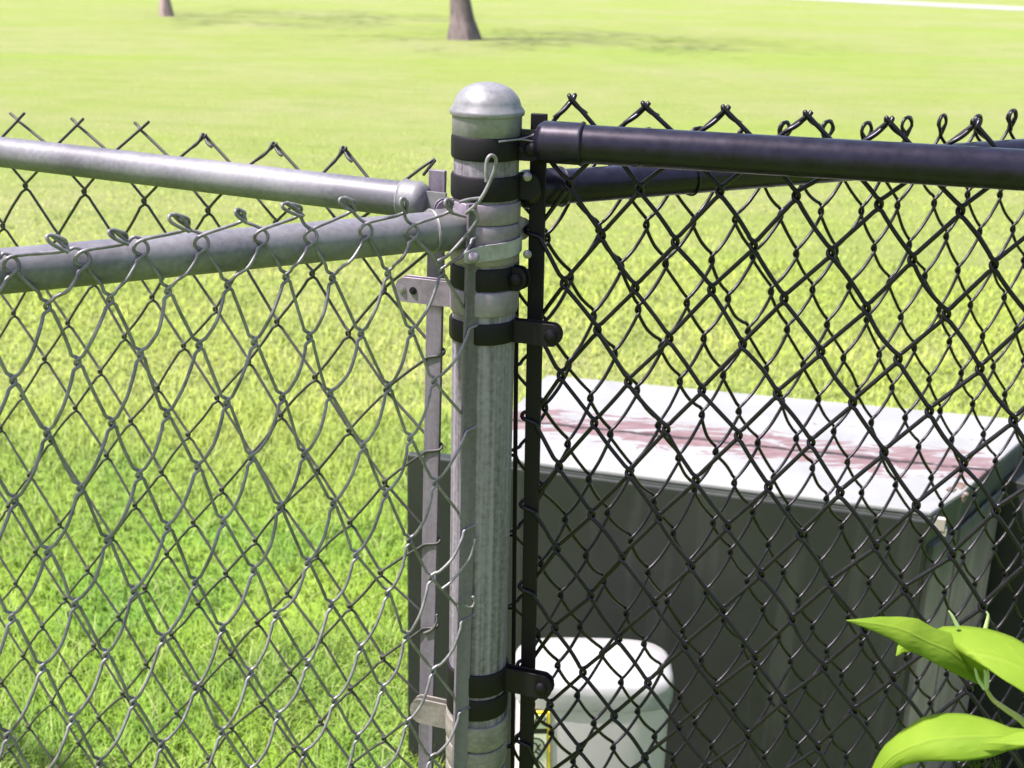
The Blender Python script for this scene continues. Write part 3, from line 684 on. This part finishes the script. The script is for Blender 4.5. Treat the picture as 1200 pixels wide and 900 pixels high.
def edge_leaf(upper, lower, yb, yt, crease=None, nu=32, nv=8, belly=.006):
    """a blade given by its two margins at its own distance; yb..yt is the distance from base to tip"""
    def samp(L, u):
        L = np.array(L, float); s = np.r_[0, np.cumsum(np.linalg.norm(np.diff(L, axis=0), axis=1))]; s /= s[-1]
        return np.array([np.interp(u, s, L[:, 0]), np.interp(u, s, L[:, 1])])
    V = []; vein = []
    for i in range(nu+1):
        u = i/nu; a_, b2 = samp(upper, u), samp(lower, u); Y = yb+(yt-yb)*u
        for j in range(2*nv+1):
            t = j/(2*nv); v = 2*t-1; p = a_*(1-t)+b2*t
            # upper margin lies farther away, lower margin nearer: the blade is roughly level
            span = np.linalg.norm(a_-b2)*YL/FPX
            V.append(at_y(p[0], p[1], Y+(.5-t)*span*1.1-belly*(1-v*v)*min(1, span/.02)))
            lat = abs(((u*7.5+abs(v)*.8) % 1)-.5)
            vein.append(max(max(0, 1-abs(v)*span/.0022), .4*max(0, 1-lat*10) if abs(v) < .92 else 0))
    F = []; m0 = 2*nv+1
    for i in range(nu):
        for j in range(m0-1): F.append((i*m0+j, i*m0+j+1, (i+1)*m0+j+1, (i+1)*m0+j))
    mb = MB(); mb.add(V, F); o = mb.build('leaf', M['leaf'], plant, sharp=180)
    at = o.data.attributes.new('vein', 'FLOAT', 'POINT'); at.data.foreach_set('value', np.array(vein, np.float32))
    o.modifiers.new('thickness', 'SOLIDIFY').thickness = .0003
    return o
# upper left blade (tip at the left, folded margin), upper right blade, lower blade
edge_leaf([(1156, 806), (1150, 775), (1125, 745), (1096, 737), (1075, 725), (1056, 723), (1030, 723), (1010, 725), (992, 727)], [(1156, 806), (1120, 790), (1095, 777), (1075, 766), (1062, 761), (1053, 755), (1045, 749), (1025, 740), (992, 727)], .80, .77)
edge_leaf([(1072, 765), (1065, 757), (1056, 753), (1052, 756), (1050, 769)], [(1072, 765), (1068, 764), (1062, 765), (1056, 767), (1050, 769)], .795, .785, nu=10, nv=4, belly=.001)
edge_leaf([(1156, 808), (1120, 775), (1100, 752), (1095, 738), (1105, 734), (1130, 733), (1160, 737), (1185, 745), (1215, 762), (1290, 850)], [(1156, 808), (1150, 785), (1158, 784), (1175, 796), (1195, 808), (1215, 822), (1290, 850)], .80, .74)
edge_leaf([(1300, 838), (1240, 846), (1205, 855), (1185, 853), (1160, 843), (1130, 836), (1100, 836), (1080, 841), (1055, 858), (1035, 875), (1025, 893), (1010, 930)], [(1300, 838), (1240, 862), (1200, 876), (1180, 880), (1160, 888), (1130, 892), (1100, 892), (1080, 892), (1055, 898), (1040, 908), (1026, 920), (1010, 930)], .74, .78)
edge_leaf([(1206, 856), (1190, 858), (1175, 864), (1160, 869), (1149, 872)], [(1206, 874), (1190, 874), (1178, 872), (1165, 872), (1149, 872)], .735, .745, nu=10, nv=4, belly=.001)
mb = MB(); P = smooth_path([at_y(1154, 805, .80), at_y(1164, 820, .80), at_y(1180, 832, .79), at_y(1203, 850, .78), at_y(1240, 900, .78), at_y(1270, 1050, .79), np.array([.47, .80, .3]), np.array([.50, .80, -.02])], 6)
mb.tube(P, np.linspace(.0012, .0045, len(P)), 10); mb.build('stem', M['stem'], plant)
mb = MB()
for L in ([(1154, 807), (1146, 795), (1141, 778), (1133, 770)], [(1155, 807), (1155, 790), (1152, 780), (1153, 770)], [(1156, 806), (1158, 792), (1157, 783)], [(1122, 734), (1116, 722), (1112, 716)], [(1155, 736), (1158, 722), (1156, 717)]):
    mb.tube(smooth_path([at_y(x, y, .785 if y > 760 else .80) for x, y in L], 4), np.linspace(.0016, .0004, 4*(len(L)-1)+1), 8)
mb.build('bud', M['bud'], plant)

# ------------------------------------------------------------------ sub-part parenting that keeps world positions
bpy.context.view_layer.update()
for o in bpy.data.objects:
    if o.type == 'MESH' and o.parent is not None: 
        # meshes are modelled in world coordinates
        o.matrix_parent_inverse = o.parent.matrix_world.inverted() if o.parent.type == 'EMPTY' else Matrix.Identity(4)
bpy.context.view_layer.update()

# ------------------------------------------------------------------ light, sky, camera
SUN_AZ, SUN_EL = R(-102), R(62)           # azimuth from the view direction, towards the left
w = bpy.data.worlds.new('World'); sc.world = w; w.use_nodes = True; nt = w.node_tree
sky = nt.nodes.new('ShaderNodeTexSky'); sky.sky_type = 'NISHITA'; sky.sun_disc = False; sky.sun_elevation = SUN_EL; sky.sun_rotation = SUN_AZ
sky.air_density = 1.3; sky.dust_density = 3.0; sky.ozone_density = 1.0
bg = nt.nodes['Background']; nt.links.new(sky.outputs[0], bg.inputs['Color']); bg.inputs['Strength'].default_value = .105
ld = bpy.data.lights.new('sun', 'SUN'); ld.energy = 4.7; ld.angle = R(1.8); ld.color = (1, .96, .90)
lo = bpy.data.objects.new('sun', ld); COL.objects.link(lo)
sv = Vector((math.sin(SUN_AZ)*math.cos(SUN_EL), math.cos(SUN_AZ)*math.cos(SUN_EL), math.sin(SUN_EL)))
lo.rotation_euler = sv.to_track_quat('Z', 'Y').to_euler(); lo.location = (3, 5, 8)
cd = bpy.data.cameras.new('camera'); co = bpy.data.objects.new('camera', cd); COL.objects.link(co); sc.camera = co
cd.sensor_width = 36; cd.lens = FPX/1200*36; cd.clip_end = 2000; cd.clip_start = .02
co.matrix_world = Matrix(((RT[0], UP[0], -FW[0], 0), (RT[1], UP[1], -FW[1], 0), (RT[2], UP[2], -FW[2], 1.4), (0, 0, 0, 1)))
cd.dof.use_dof = True; cd.dof.focus_distance = 1.12; cd.dof.aperture_fstop = 13
sc.view_settings.view_transform = 'Standard'; sc.view_settings.look = 'None'; sc.view_settings.exposure = 1.5; sc.view_settings.gamma = 1
sc.render.engine = 'CYCLES'; sc.render.resolution_x = 1024; sc.render.resolution_y = 768
